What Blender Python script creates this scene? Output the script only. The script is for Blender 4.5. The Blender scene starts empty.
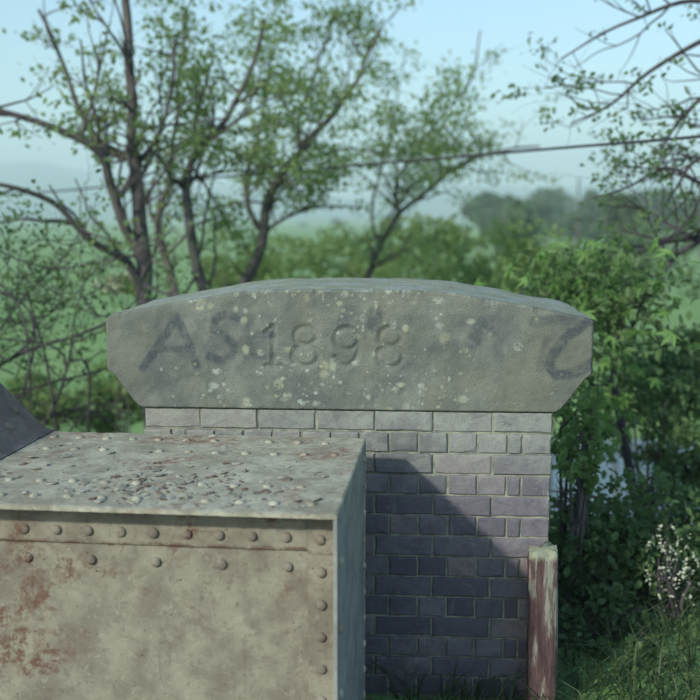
import bpy, bmesh, math, random
import numpy as np
from mathutils import Vector, Matrix, noise as mnoise

random.seed(11); rng = np.random.default_rng(11)
R = math.radians
scene = bpy.context.scene
col = scene.collection

# ------------------------------------------------------------------ camera, sky, sun, exposure
EYE = 1.65
PITCH = R(7.9)
FPX = 50/36*700                       # focal length in photo pixels
cam = bpy.data.cameras.new('camera'); cam.lens = 50; cam.sensor_width = 36
cam.clip_start = 0.05; cam.clip_end = 12000
cam.dof.use_dof = True; cam.dof.focus_distance = 3.6; cam.dof.aperture_fstop = 1.7
cam_o = bpy.data.objects.new('camera', cam); col.objects.link(cam_o)
cam_o.location = (0, 0, EYE); cam_o.rotation_euler = (R(90)-PITCH, 0, 0)
scene.camera = cam_o

SUN_AZ, SUN_EL = R(37), R(26)         # light travels towards (+sin az, +cos az)
world = bpy.data.worlds.new('World'); scene.world = world; world.use_nodes = True
nt = world.node_tree; nt.nodes.clear()
wo = nt.nodes.new('ShaderNodeOutputWorld'); bg = nt.nodes.new('ShaderNodeBackground')
sky = nt.nodes.new('ShaderNodeTexSky'); sky.sky_type = 'NISHITA'; sky.sun_disc = False
sky.sun_elevation = SUN_EL; sky.sun_rotation = math.atan2(-math.sin(SUN_AZ), -math.cos(SUN_AZ))
sky.air_density = 1.0; sky.dust_density = 1.2; sky.ozone_density = 1.0
tint = nt.nodes.new('ShaderNodeMix'); tint.data_type = 'RGBA'; tint.blend_type = 'MULTIPLY'
tint.inputs['Factor'].default_value = 1.0; tint.inputs['B'].default_value = (0.86, 0.98, 1.0, 1)
nt.links.new(sky.outputs[0], tint.inputs['A']); nt.links.new(tint.outputs['Result'], bg.inputs[0])
bg.inputs[1].default_value = 0.15
nt.links.new(bg.outputs[0], wo.inputs[0])
sun = bpy.data.lights.new('sun', 'SUN'); sun.energy = 3.2; sun.angle = R(2.2); sun.color = (1.0, 0.97, 0.86)
sun_o = bpy.data.objects.new('sun', sun); col.objects.link(sun_o)
ldir = Vector((math.sin(SUN_AZ)*math.cos(SUN_EL), math.cos(SUN_AZ)*math.cos(SUN_EL), -math.sin(SUN_EL)))
sun_o.rotation_euler = ldir.to_track_quat('-Z', 'Y').to_euler()
sun_o.location = (-20, -30, 30)
scene.view_settings.view_transform = 'Standard'; scene.view_settings.look = 'None'
scene.view_settings.exposure = 0.5; scene.view_settings.gamma = 1.0
scene.view_settings.use_curve_mapping = False
scene.render.engine = 'CYCLES'
scene.cycles.use_denoising = True
scene.cycles.max_bounces = 6; scene.cycles.transparent_max_bounces = 6
scene.cycles.volume_bounces = 1

# ------------------------------------------------------------------ helpers
def px(x, y, Y):
    """photo pixel -> world point on the plane at forward distance Y"""
    u = (x-350)/FPX; v = (350-y)/FPX
    d = Vector((u, math.cos(PITCH)+v*math.sin(PITCH), -math.sin(PITCH)+v*math.cos(PITCH)))
    return Vector((0, 0, EYE)) + d*(Y/d.y)
def px_z(x, y, z):
    u = (x-350)/FPX; v = (350-y)/FPX
    d = Vector((u, math.cos(PITCH)+v*math.sin(PITCH), -math.sin(PITCH)+v*math.cos(PITCH)))
    return Vector((0, 0, EYE)) + d*((z-EYE)/d.z)

def link(name, me, mat=None, parent=None, smooth=False):
    o = bpy.data.objects.new(name, me); col.objects.link(o)
    if mat is not None and not me.materials: me.materials.append(mat)
    if parent is not None: o.parent = parent
    if smooth: me.shade_smooth()
    return o
def empty(name, loc=(0,0,0), rz=0):
    o = bpy.data.objects.new(name, None); col.objects.link(o)
    o.location = loc; o.rotation_euler = (0, 0, rz); o.empty_display_size = 0.1
    return o
def tag(o, label=None, cat=None, group=None, kind=None):
    if label: o['label'] = label
    if cat: o['category'] = cat
    if group: o['group'] = group
    if kind: o['kind'] = kind
    return o
def npmesh(name, V, F, attrs=None):
    """V (n,3), F (m,k) index array -> mesh"""
    V = np.asarray(V, np.float32); F = np.asarray(F, np.int32)
    me = bpy.data.meshes.new(name)
    k = F.shape[1]; m = len(F)
    me.vertices.add(len(V)); me.vertices.foreach_set('co', V.ravel())
    me.loops.add(m*k); me.loops.foreach_set('vertex_index', F.ravel())
    me.polygons.add(m); me.polygons.foreach_set('loop_start', np.arange(0, m*k, k, dtype=np.int32))
    for an, arr in (attrs or {}).items():
        a = me.attributes.new(an, 'FLOAT', 'POINT'); a.data.foreach_set('value', np.asarray(arr, np.float32))
    me.update(calc_edges=True); me.validate()
    return me
def pymesh(name, V, F):
    me = bpy.data.meshes.new(name); me.from_pydata([tuple(v) for v in V], [], F); me.update(); return me
def box_me(name, x0, x1, y0, y1, z0, z1, bev=0.0):
    bm = bmesh.new()
    bmesh.ops.create_cube(bm, size=1)
    for v in bm.verts:
        v.co = Vector((x0+(v.co.x+.5)*(x1-x0), y0+(v.co.y+.5)*(y1-y0), z0+(v.co.z+.5)*(z1-z0)))
    if bev: bmesh.ops.bevel(bm, geom=bm.edges[:], offset=bev, segments=2, affect='EDGES', profile=.6)
    me = bpy.data.meshes.new(name); bm.to_mesh(me); bm.free(); return me

# ---- materials
def mat(name, rough=.9, spec=.2):
    m = bpy.data.materials.new(name); m.use_nodes = True
    n = m.node_tree.nodes; b = n['Principled BSDF']
    b.inputs['Roughness'].default_value = rough; b.inputs['Specular IOR Level'].default_value = spec
    return m, m.node_tree, b
class N:
    """tiny node-graph writer"""
    def __init__(s, t): s.t = t
    def new(s, typ, **kw):
        n = s.t.nodes.new(typ)
        for k, v in kw.items(): setattr(n, k, v)
        return n
    def set(s, sock, v):
        if isinstance(v, bpy.types.NodeSocket): s.t.links.new(v, sock)
        elif isinstance(v, (tuple, list)) and len(v) == 3 and sock.type == 'RGBA': sock.default_value = (*v, 1)
        else: sock.default_value = v
    def noise(s, scale, detail=5, rough=.55, vec=None, dist=0.0, out='Fac'):
        n = s.new('ShaderNodeTexNoise'); n.inputs['Scale'].default_value = scale
        n.inputs['Detail'].default_value = detail; n.inputs['Roughness'].default_value = rough
        n.inputs['Distortion'].default_value = dist
        if vec is not None: s.t.links.new(vec, n.inputs['Vector'])
        return n.outputs[out]
    def voro(s, scale, vec=None, out='Distance', rnd=1.0):
        n = s.new('ShaderNodeTexVoronoi'); n.inputs['Scale'].default_value = scale
        n.inputs['Randomness'].default_value = rnd
        if vec is not None: s.t.links.new(vec, n.inputs['Vector'])
        return n.outputs[out]
    def ramp(s, f, a, b, ca=0.0, cb=1.0):
        n = s.new('ShaderNodeMapRange'); n.clamp = True; n.interpolation_type = 'SMOOTHSTEP'
        s.set(n.inputs[0], f)
        for i, v in zip((1, 2, 3, 4), (a, b, ca, cb)): n.inputs[i].default_value = v
        return n.outputs[0]
    def mix(s, f, a, b, blend='MIX'):
        n = s.new('ShaderNodeMix', data_type='RGBA', blend_type=blend)
        s.set(n.inputs['Factor'], f); s.set(n.inputs['A'], a); s.set(n.inputs['B'], b)
        return n.outputs['Result']
    def math(s, op, a, b=0.0):
        n = s.new('ShaderNodeMath', operation=op); s.set(n.inputs[0], a); s.set(n.inputs[1], b); return n.outputs[0]
    def attr(s, name, out='Fac'):
        n = s.new('ShaderNodeAttribute', attribute_name=name); return n.outputs[out]
    def coord(s, out='Object'): return s.new('ShaderNodeTexCoord').outputs[out]
    def geo(s, out='Position'): return s.new('ShaderNodeNewGeometry').outputs[out]
    def scale(s, vec, xyz):
        n = s.new('ShaderNodeVectorMath', operation='MULTIPLY'); s.t.links.new(vec, n.inputs[0]); n.inputs[1].default_value = xyz
        return n.outputs[0]
    def sep(s, vec, ax):
        n = s.new('ShaderNodeSeparateXYZ'); s.t.links.new(vec, n.inputs[0]); return n.outputs[ax]
    def bump(s, b, h, strength=.4, dist=.01):
        n = s.new('ShaderNodeBump'); n.inputs['Strength'].default_value = strength; n.inputs['Distance'].default_value = dist
        s.t.links.new(h, n.inputs['Height']); s.t.links.new(n.outputs[0], b.inputs['Normal'])
    def rnd(s): return s.new('ShaderNodeObjectInfo').outputs['Random']

def m_stone():
    m, t, b = mat('weathered_stone', .95, .1); g = N(t); p = g.coord()
    c = g.mix(g.ramp(g.noise(6, 6, .65, p), .35, .68), (.115,.13,.12), (.205,.22,.19))
    c = g.mix(g.ramp(g.noise(2.2, 4, .6, p), .42, .66, 0, .7), c, (.185,.19,.145))
    c = g.mix(g.ramp(g.noise(70, 4, .7, p), .52, .75, 0, .55), c, (.10,.11,.11))
    c = g.mix(g.ramp(g.noise(g_scale := 1.3, 3, .5, g.scale(p, (1, 1, .35))), .5, .75, 0, .5), c, (.115,.125,.135))
    pn = g.math('MULTIPLY', g.attr('paint'), g.ramp(g.noise(28, 5, .7, p), .3, .62, .25, .9))
    c = g.mix(pn, c, (.03,.043,.065))
    ln = g.math('MULTIPLY', g.attr('lichen'), g.ramp(g.noise(60, 4, .6, p), .3, .5))  # real spots on the face; over the top it is painted brightness
    c = g.mix(g.math('MULTIPLY', ln, .62), c, g.mix(g.ramp(g.noise(9, 3, .5, p), .4, .6), (.46,.52,.47), (.40,.42,.28)))
    c = g.mix(g.math('MULTIPLY', g.attr('dirt'), .6), c, (.09,.10,.095))
    t.links.new(c, b.inputs['Base Color'])
    h = g.math('ADD', g.noise(45, 8, .75, p), g.math('MULTIPLY', g.voro(160, p), .5))
    g.bump(b, h, .55, .006); return m
def m_brick():
    m, t, b = mat('blue_grey_brick', .85, .25); g = N(t); p = g.geo(); r = g.rnd()
    c = g.mix(r, (.095,.09,.115), (.255,.235,.25))
    c = g.mix(g.ramp(r, .72, .98, 0, .55), c, (.24,.17,.165))
    c = g.mix(g.ramp(g.noise(22, 6, .7, p), .4, .7, 0, .6), c, (.10,.09,.12))
    # lime and lichen bloom washed down below the coping
    z = g.sep(p, 2)
    bl = g.math('MULTIPLY', g.ramp(g.math('ADD', z, g.math('MULTIPLY', g.noise(5, 5, .6, p), .5)), .70, 1.12), .75)
    c = g.mix(g.math('MULTIPLY', bl, g.ramp(g.noise(30, 5, .7, p), .25, .6, .45, 1)), c, (.33,.36,.31))
    c = g.mix(g.ramp(g.noise(130, 3, .6, p), .6, .75, 0, .5), c, (.07,.07,.08))
    c = g.mix(g.ramp(g.noise(3.5, 5, .65, p), .48, .72, 0, .6), c, (.075,.07,.085))
    c = g.mix(g.ramp(g.noise(14, 5, .65, g.scale(p, (1, 1, .22))), .60, .78, 0, .55), c, (.36,.37,.34))
    c = g.mix(g.ramp(g.noise(48, 5, .7, p), .58, .70, 0, .5), c, (.25,.265,.235))
    t.links.new(c, b.inputs['Base Color'])
    g.bump(b, g.math('ADD', g.noise(90, 6, .7, p), g.noise(25, 3, .5, p)), .7, .006); return m
def m_mortar():
    m, t, b = mat('lime_mortar', .97, .05); g = N(t); p = g.geo()
    c = g.mix(g.ramp(g.noise(18, 5, .6, p), .35, .65), (.17,.18,.16), (.33,.335,.265))
    t.links.new(c, b.inputs['Base Color']); g.bump(b, g.noise(150, 5, .7, p), .6, .004); return m
def m_steel(name, base, light, rust_amt, rustc=(.16,.075,.045)):
    m, t, b = mat(name, .72, .12); g = N(t); p = g.geo()
    c = g.mix(g.ramp(g.noise(7, 6, .65, p), .35, .65), base, light)
    c = g.mix(g.ramp(g.noise(40, 5, .7, p), .52, .72, 0, .5), c, tuple(.55*x for x in base))
    ru = g.ramp(g.noise(3.3, 7, .72, p, .4), .60-rust_amt, .74-rust_amt)
    c = g.mix(g.math('MULTIPLY', ru, g.ramp(g.noise(26, 5, .7, p), .38, .58)), c, rustc)
    c = g.mix(g.ramp(g.noise(38, 5, .7, g.scale(p, (1, 1, .10))), .60, .76, 0, .55), c, (.12,.085,.065))
    c = g.mix(g.ramp(g.noise(55, 3, .6, p), .66, .74, 0, .8), c, (.07,.04,.035))
    c = g.mix(g.ramp(g.noise(24, 8, .8, p), .57, .60, 0, .35), c, tuple(min(.6, 1.35*x) for x in light))
    t.links.new(c, b.inputs['Base Color'])
    b.inputs['Roughness'].default_value = .75
    g.bump(b, g.math('ADD', g.noise(60, 6, .7, p), g.math('MULTIPLY', g.noise(14, 4, .6, p), 1.2)), .5, .004); return m
def add_seam_rust(m, zseam, width, amount):
    t = m.node_tree; g = N(t); b = t.nodes['Principled BSDF']; p = g.geo()
    old = b.inputs['Base Color'].links[0].from_socket
    z = g.math('ADD', g.sep(p, 2), g.math('MULTIPLY', g.math('SUBTRACT', g.noise(9, 5, .7, p), .5), width*2.4))
    d = g.math('ABSOLUTE', g.math('SUBTRACT', z, zseam))
    f = g.math('MULTIPLY', g.ramp(d, width, 0), g.ramp(g.noise(17, 5, .7, p), .38, .6, 0, amount))
    t.links.new(g.mix(f, old, (.10,.052,.038)), b.inputs['Base Color'])
def m_bark(name, c1, c2, moss=0.0):
    m, t, b = mat(name, .95, .1); g = N(t); p = g.geo()
    c = g.mix(g.ramp(g.noise(14, 5, .65, g.scale(p, (1,1,.35))), .35, .68), c1, c2)
    if moss: c = g.mix(g.ramp(g.noise(4, 5, .6, p), .5, .68, 0, moss), c, (.10,.13,.05))
    t.links.new(c, b.inputs['Base Color']); g.bump(b, g.noise(60, 5, .7, g.scale(p, (1,1,.3))), .7, .01); return m
def m_leaf(name, c1, c2, trans=.45, rough=.5, objrand=False):
    m = bpy.data.materials.new(name); m.use_nodes = True; t = m.node_tree; g = N(t); b = t.nodes['Principled BSDF']
    f = g.rnd() if objrand else g.attr('tone')
    c = g.mix(f, c1, c2)
    t.links.new(c, b.inputs['Base Color']); b.inputs['Roughness'].default_value = rough
    b.inputs['Specular IOR Level'].default_value = .3
    tr = g.new('ShaderNodeBsdfTranslucent'); t.links.new(g.mix(.5, c, (c2[0]*1.3, c2[1]*1.25, c2[2]*.8)), tr.inputs[0])
    mx = g.new('ShaderNodeMixShader'); mx.inputs[0].default_value = trans
    t.links.new(b.outputs[0], mx.inputs[1]); t.links.new(tr.outputs[0], mx.inputs[2])
    t.links.new(mx.outputs[0], t.nodes['Material Output'].inputs[0]); return m

M_stone, M_brick, M_mortar = m_stone(), m_brick(), m_mortar()
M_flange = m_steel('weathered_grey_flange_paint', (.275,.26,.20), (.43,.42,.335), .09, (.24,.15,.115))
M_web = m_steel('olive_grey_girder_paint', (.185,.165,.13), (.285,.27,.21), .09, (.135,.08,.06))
M_rivet = m_steel('rusty_rivet_paint', (.17,.15,.125), (.26,.24,.20), .12, (.13,.065,.045))
M_dark = m_steel('girder_paint_in_shade', (.165,.14,.125), (.24,.205,.185), .07, (.13,.08,.07))  # girder paint darkened: the raked plate's grazing-sun shade is put into its colour
M_end = m_steel('pale_end_plate_paint', (.22,.225,.215), (.31,.32,.30), .03, (.16,.10,.08))
M_bark = m_bark('grey_brown_bark', (.075,.068,.072), (.16,.145,.14), .35)
M_barkd = m_bark('dark_bark', (.05,.045,.052), (.10,.09,.095))
M_lf_young = m_leaf('young_leaf', (.16,.245,.09), (.30,.40,.165), .58)
M_lf_mid = m_leaf('hawthorn_leaf', (.08,.15,.06), (.16,.25,.10), .4)
M_lf_dark = m_leaf('ivy_leaf', (.045,.095,.045), (.13,.22,.08), .35)
M_lf_maple = m_leaf('maple_leaf', (.15,.29,.08), (.25,.42,.14), .5, .5, True)
M_lf_far = m_leaf('far_leaf', (.09,.15,.085), (.16,.23,.12), .35)
M_blossom = m_leaf('cream_blossom', (.42,.45,.33), (.62,.65,.52), .3)

# ------------------------------------------------------------------ ground, hills, water, deck
def sst(a, b, x):
    t = np.clip((x-a)/(b-a), 0, 1); return t*t*(3-2*t)
def ground_z(x, y):
    x = np.asarray(x, float); y = np.asarray(y, float)
    h = -0.35 - 4.9*sst(4.6, 17, y)
    left = sst(-0.5, -1.6, x)*sst(6.5, 4.8, y)
    h = h*(1-left) - 4.9*left
    h = np.where(y < 2.2, np.where(x > -.5, np.maximum(h, -0.25), h), h)
    far = sst(20, 60, np.hypot(x, y))
    h = h + far*(.5*np.sin(x*.021+1)*np.cos(y*.017)+.9*np.sin(y*.006+x*.004))
    cn = np.exp(-(((x-8.5)/6)**2+((y-27)/5.5)**2)**2)
    h = h - 0.75*cn
    h = h + .05*np.sin(x*3.1+y*1.7)*np.cos(y*2.3-x*.8)*sst(4.6, 6, y)
    return h
def graded(n, lim, near):
    u = np.linspace(-1, 1, n); k = 8.2
    return np.sinh(u*k)/np.sinh(k)*lim
gx = graded(221, 3300, .2); gy = graded(221, 3300, .2)+6
GX, GY = np.meshgrid(gx, gy, indexing='ij'); GZ = ground_z(GX, GY)
nx, ny = GX.shape
idx = np.arange(nx*ny).reshape(nx, ny)
F = np.stack([idx[:-1,:-1], idx[1:,:-1], idx[1:,1:], idx[:-1,1:]], -1).reshape(-1, 4)
m, t, b = mat('meadow', .95, .1); g = N(t); p = g.geo()
c = g.mix(g.ramp(g.noise(.25, 6, .65, p), .35, .65), (.18,.34,.11), (.29,.46,.17))
c = g.mix(g.ramp(g.noise(.02, 3, .5, p), .45, .6, 0, .7), c, (.31,.47,.19))
c = g.mix(g.ramp(g.noise(2.5, 5, .7, p), .5, .72, 0, .55), c, (.07,.14,.04))
c = g.mix(g.ramp(g.noise(11, 6, .75, p), .46, .62, 0, .7), c, (.10,.085,.05))
t.links.new(c, b.inputs['Base Color']); g.bump(b, g.noise(9, 6, .75, p), .8, .08)
gnd = link('ground', npmesh('ground', np.stack([GX, GY, GZ], -1).reshape(-1, 3), F), m, smooth=True)
tag(gnd, kind='structure')
# hills: ring of rising ground beyond the fields
na, nr = 360, 26
A = np.linspace(0, 2*np.pi, na, endpoint=False); RR = np.linspace(1500, 3250, nr)
AA, Rr = np.meshgrid(A, RR, indexing='ij')
prof = np.sin(np.clip((Rr-1500)/1350, 0, 1)*np.pi/2)**1.6 * (1-.75*np.clip((Rr-2850)/400, 0, 1))
ridge = 96+26*np.sin(AA*7+.6)+17*np.sin(AA*13+2.1)+9*np.sin(AA*31)+4*np.sin(AA*67+1)
HZ = -9+prof*ridge + 5*np.sin(Rr*.011+AA*9)*prof
V = np.stack([Rr*np.cos(AA), Rr*np.sin(AA), HZ], -1).reshape(-1, 3)
idx = np.arange(na*nr).reshape(na, nr); nxt = np.roll(idx, -1, 0)
F = np.stack([idx[:,:-1], idx[:,1:], nxt[:,1:], nxt[:,:-1]], -1).reshape(-1, 4)
m, t, b = mat('hill_woods_and_fields', .95, .05); g = N(t); p = g.geo()
c = g.mix(g.ramp(g.noise(.006, 6, .6, p), .45, .55), (.05,.09,.05), (.14,.20,.09))
t.links.new(c, b.inputs['Base Color'])
tag(link('hills', npmesh('hills', V, F), m, smooth=True), kind='structure')
# canal water seen through the leaves
m, t, b = mat('canal_water', .08, .5); g = N(t); b.inputs['Base Color'].default_value = (.05,.07,.07,1)
g.bump(b, g.noise(3, 4, .6, g.geo()), .15, .05)
bm = bmesh.new(); ring = []
for i in range(40):
    a = i/40*2*math.pi; k = 1+.08*math.sin(3*a+1)
    ring.append(bm.verts.new((8.5+6.5*k*math.cos(a), 27+6*k*math.sin(a), -5.62)))
bm.faces.new(ring); me = bpy.data.meshes.new('water'); bm.to_mesh(me); bm.free()
tag(link('water', me, m), kind='structure')
# ballasted deck the photographer stands on
m, t, b = mat('ballast', .95, .1); g = N(t); p = g.geo()
c = g.mix(g.voro(22, p, 'Color'), (.13,.125,.115), (.26,.25,.23)); t.links.new(c, b.inputs['Base Color'])
g.bump(b, g.voro(22, p), .9, .03)
deck = link('bridge_deck', box_me('bridge_deck', -9, 12, -6, 2.55, -.45, 0, .02), m)
tag(deck, kind='structure')

# ------------------------------------------------------------------ brick pier with coping stone
PA = R(4.0)
pc = px(345.5, 410, 3.86)                       # centre of the joint under the coping, on the face
pier = empty('brick_pier', (pc.x, pc.y, pc.z), -PA)
tag(pier, 'blue-grey brick pier with a big painted coping stone at the girder end', 'pier')
W = 1.6625; HW = W/2; TD = .70; CH = .0868; NC = 15
core = link('mortar_core', box_me('mortar_core', -HW+.006, HW-.006, .006, TD-.006, -2.6, -.001), M_mortar, pier)
def brick_me(name, L, H, D, seed):
    """chipped brick: 14-point arris, front pushed slightly proud"""
    rr = random.Random(seed); j = lambda a: rr.uniform(-a, a); nl = 5 if L > .15 else 3 if L > .08 else 2
    per = [(-1+2*i/nl, -1) for i in range(nl)]+[(1, -1), (1, 0)]+[(1-2*i/nl, 1) for i in range(nl)]+[(-1, 1), (-1, 0)]
    n = len(per); V = []
    fr_ = [(sx*L/2+j(.0018), sz*H/2+j(.0018)) for sx, sz in per]
    V += [(x, .005+j(.001), z) for x, z in fr_]
    for (x, z), (sx, sz) in zip(fr_, per):
        c_ = .003+abs(j(.003))+(.007*rr.random() if rr.random() < .2 else 0)
        V.append((x-sx*c_*(abs(sx) > .9), j(.0012), z-sz*c_*(abs(sz) > .9)))
    V += [(sx*L/2, D, sz*H/2) for sx, sz in per]
    V.append((j(.02)*L, j(.002)-.0005, 0))
    F = []
    for i in range(n):
        k = (i+1) % n
        F.append((i, k, n+k, n+i)); F.append((2*n+i, 2*n+k, k, i)); F.append((n+i, n+k, 3*n))
    me = pymesh(name, V, F); me.materials.append(M_brick); return me
J = .0088
BM = {k: [brick_me('brick_'+k, L-J, CH-J, D, 7*i+len(k)) for i in range(9)] for k, L, D in
      (('stretcher', .2375, .105), ('header', .11875, .225), ('closer', .0594, .225))}
def lay(x, z, kind, local_rot=0, at=None):
    o = bpy.data.objects.new('brick', random.choice(BM[kind])); col.objects.link(o); o.parent = pier
    o.location = at if at else (x+random.uniform(-.002, .002), random.uniform(-.006, .002), z+random.uniform(-.0015, .0015))
    o.rotation_euler = (0, random.uniform(-.006, .006), local_rot+random.uniform(-.006, .006))
for c_ in range(NC):
    z = -CH*(c_+.5)
    if c_ % 2 == 0:
        for i in range(7): lay(-HW+.2375*(i+.5), z, 'stretcher')
    else:
        x = -HW; row = ['header', 'closer']+['header']*11+['closer', 'header']
        wd = {'header': .11875, 'closer': .0594}
        sc_ = W/sum(wd[k] for k in row)
        for k in row: lay(x+wd[k]*sc_/2, z, k); x += wd[k]*sc_
    # right return of the pier
    if c_ % 2 == 0:
        ys = [(.115+.06+.0594/2, 'closer')] if False else []
        y = .1155
        for k in ('header',)*1+('stretcher',)*2:
            L = {'header': .11875, 'stretcher': .2375}[k]
            if y+L <= TD+.02: lay(0, z, k if L > .2 else 'header', R(90), (HW-.002, y+L/2, z))
            y += L
    else:
        y = .2355
        for k in ('stretcher', 'stretcher'):
            L = .2375; lay(0, z, k, R(90), (HW-.002, y+L/2, z)); y += L
# left and back returns: one joined part
bm = bmesh.new()
for c_ in range(NC):
    y = .24 if c_ % 2 else .12
    while y < TD-.05:
        L = min(.2275, TD-y)
        r_ = bmesh.ops.create_cube(bm, size=1)['verts']
        for v in r_: v.co = Vector((-HW+.045+v.co.x*.1, y+L/2+v.co.y*(L-.002), -CH*(c_+.5)+v.co.z*(CH-J)))
        y += .2375
    x = -HW+.12
    while x < HW-.2:
        r_ = bmesh.ops.create_cube(bm, size=1)['verts']
        for v in r_: v.co = Vector((x+.114+v.co.x*.227, TD-.045+v.co.y*.1, -CH*(c_+.5)+v.co.z*(CH-J)))
        x += .2375
me = bpy.data.meshes.new('return_bricks'); bm.to_mesh(me); bm.free()
tag(link('return_bricks', me, M_brick, pier), kind='stuff')

# --- coping: dense section loops; carved date, faded painted letters and lichen as attributes, top brightness painted in with the lichen
S = 247.0
def L2(p): return ((p[0]-348.5)/S, (409.8-p[1])/S)
paint_strokes = [([(181,318),(163,343),(145,369)],3.6,1), ([(181,318),(191,342),(200,366)],3.6,.9), ([(158,350),(193,350)],3,.7),
    ([(241,318),(229,314),(219,319),(218,329),(229,336),(238,345),(236,356),(225,361),(213,357)],3.3,.85),
    ([(254,316),(253,358)],3,.35), ([(253,335),(276,334)],3,.7), ([(251,356),(277,356)],3,.65), ([(254,317),(277,316)],3,.35),
    ([(346,322),(353,311)],6,.7), ([(376,323),(378,312)],6,.8), ([(474,338),(486,322)],7,.75), ([(497,312),(499,365)],4,.25),
    ([(586,318),(567,331),(553,348),(547,361),(555,372),(573,370),(590,358)],4.2,1), ([(532,320),(550,317),(566,319),(571,311)],4,.55),
    ([(545,338),(539,365)],3.5,.5)]
eight = lambda cx: [[(cx+10.5*math.sin(a), 335.5-9*math.cos(a)) for a in np.linspace(0, 2*math.pi, 25)],
                    [(cx+12.5*math.sin(a), 355-10.5*math.cos(a)) for a in np.linspace(0, 2*math.pi, 25)]]
nine = lambda cx: [[(cx+11.5*math.sin(a), 338-11*math.cos(a)) for a in np.linspace(0, 2*math.pi, 25)],
                   [(cx+11.5, 339), (cx+11.5, 350), (cx+8, 360), (cx, 365.5), (cx-8, 363), (cx-11.5, 357)]]
digits = [[(270,332),(277,326),(277,366)], [(270,366),(284,366)]] + eight(309) + nine(350) + eight(393)
def seg_dist(P, poly):
    d = np.full(len(P), 9e9)
    for a, b_ in zip(poly[:-1], poly[1:]):
        a = np.array(a); b_ = np.array(b_); ab = b_-a
        tt = np.clip(((P-a)@ab)/max(ab@ab, 1e-12), 0, 1)
        d = np.minimum(d, np.linalg.norm(P-(a+tt[:,None]*ab), axis=1))
    return d
CW = .978; NXC = 560; NF = 136; NT = 40
xs = np.linspace(-CW, CW, NXC)
ztop = lambda x: .490-.110*np.clip((np.sqrt((np.abs(x)/CW-.40)**2+.012)+(np.abs(x)/CW-.40))/1.2, 0, 2)-.006*sst(.95, 1.0, np.abs(x)/CW)-np.where(x < 0, .012*sst(.965, 1.0, -x/CW), 0)
zbot = lambda x: np.maximum(.003, .003+.155*sst(0, 1, (np.abs(x)-HW)/(CW-HW)*.92+.04*(np.abs(x) > HW)))*(np.abs(x) > HW)+.003*(np.abs(x) <= HW)
rows = []
vv = (np.arange(NF)/(NF-1))
fx = np.repeat(xs, NF); fz = (zbot(xs)[:,None]*(1-vv)+ztop(xs)[:,None]*vv).ravel()
n1 = np.array([mnoise.fractal((x*9, z*9, 3.3), 1, 2, 5) for x, z in zip(fx, fz)])
n2 = np.array([mnoise.noise((x*30, z*30, 9.1)) for x, z in zip(fx, fz)])
d_top = ztop(fx)-fz; d_end = CW-np.abs(fx); d_bot = fz-zbot(fx)
n3 = np.array([mnoise.fractal((x*14, 0, 17.3), 1, 2, 4) for x in xs]).repeat(NF)
def rnd_edge(d, r):
    r = np.maximum(r, .002); k = np.clip(r-d, 0, r); return r-np.sqrt(np.maximum(r*r-k*k, 0))
fy = -.012 + rnd_edge(d_top, .010+.014*np.maximum(n3, 0)) + rnd_edge(d_end, .016) + .4*rnd_edge(d_bot, .008)
fy += .0035*n1 + .0015*n2
chip = np.clip(n3-.25, 0, 1)*np.clip(1-d_top/.03, 0, 1); fy += chip*.03
P = np.stack([fx, fz], -1)
dig = np.full(len(P), 9.0)
for s_ in digits: dig = np.minimum(dig, seg_dist(P, [L2(q) for q in s_]))
carve = np.clip(1-dig/.016, 0, 1); fy += .009*carve**.8
paint = np.zeros(len(P))
for s_, w_, st in paint_strokes:
    d = seg_dist(P, [L2(q) for q in s_]); w = w_/S
    paint = np.maximum(paint, .78*st*sst(w*1.7, w*.7, d+.004*n2))
lich = np.zeros(len(P)); lr = random.Random(5)
for i in range(330):
    lx = lr.gauss(.02, .36); lz = lr.uniform(.02, .49)
    if lr.random() < .25: lx = lr.uniform(-.7, .3); lz = lr.choice([.03, .46, .1])+lr.gauss(0, .03)
    if abs(lx) > .93: continue
    r_ = lr.choice([.002, .0025, .003, .004, .005, .006, .012]); d = np.hypot((fx-lx)*lr.uniform(.6, 1.3), (fz-lz)*lr.uniform(.6, 1.3))
    lich = np.maximum(lich, lr.uniform(.45, 1)*sst(r_*1.5, r_*.5, d+.007*n2+.004*n1))
lich = np.maximum(lich, .8*sst(.02, .004, np.hypot((fx-(-.0)), fz-.47))*(n2 > -.2))
lich = np.maximum(lich, .5*np.clip(1-d_top/.010, 0, 1)*(n3 > .05)*(np.abs(fx) < .5))
dirt = np.clip(sst(.55, 1.0, np.abs(fx)/CW)*.55+.35*n1, 0, 1)*.6+.5*(d_bot < .006)*(fx > .4)
V = np.stack([fx, fy, fz], -1).reshape(NXC, NF, 3)
# top, back and underside of every section
tv = (np.arange(1, NT+1)/NT)
XT = np.repeat(xs[:,None], NT, 1); YT = V[:,-1,1][:,None]*(1-tv)+ (TD+.01)*tv
nT = np.array([mnoise.fractal((x*7, y*7, 1.0), 1, 2, 4) for x, y in zip(XT.ravel(), YT.ravel())]).reshape(XT.shape)
ZT = np.repeat(ztop(xs)[:,None], NT, 1) + .004*nT + .0*tv
BK = np.stack([xs, np.full(NXC, TD+.01), zbot(xs)], -1)[:,None,:]
loop = np.concatenate([V, np.stack([XT, YT, ZT], -1), BK], 1); NL = loop.shape[1]
idx = np.arange(NXC*NL).reshape(NXC, NL); nx_ = np.roll(idx, -1, 1)
F = np.stack([idx[:-1], idx[1:], nx_[1:], nx_[:-1]], -1).reshape(-1, 4)
def full(a, top=0.0): return np.concatenate([a.reshape(NXC, NF), np.full((NXC, NL-NF), top)], 1).ravel()
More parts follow.
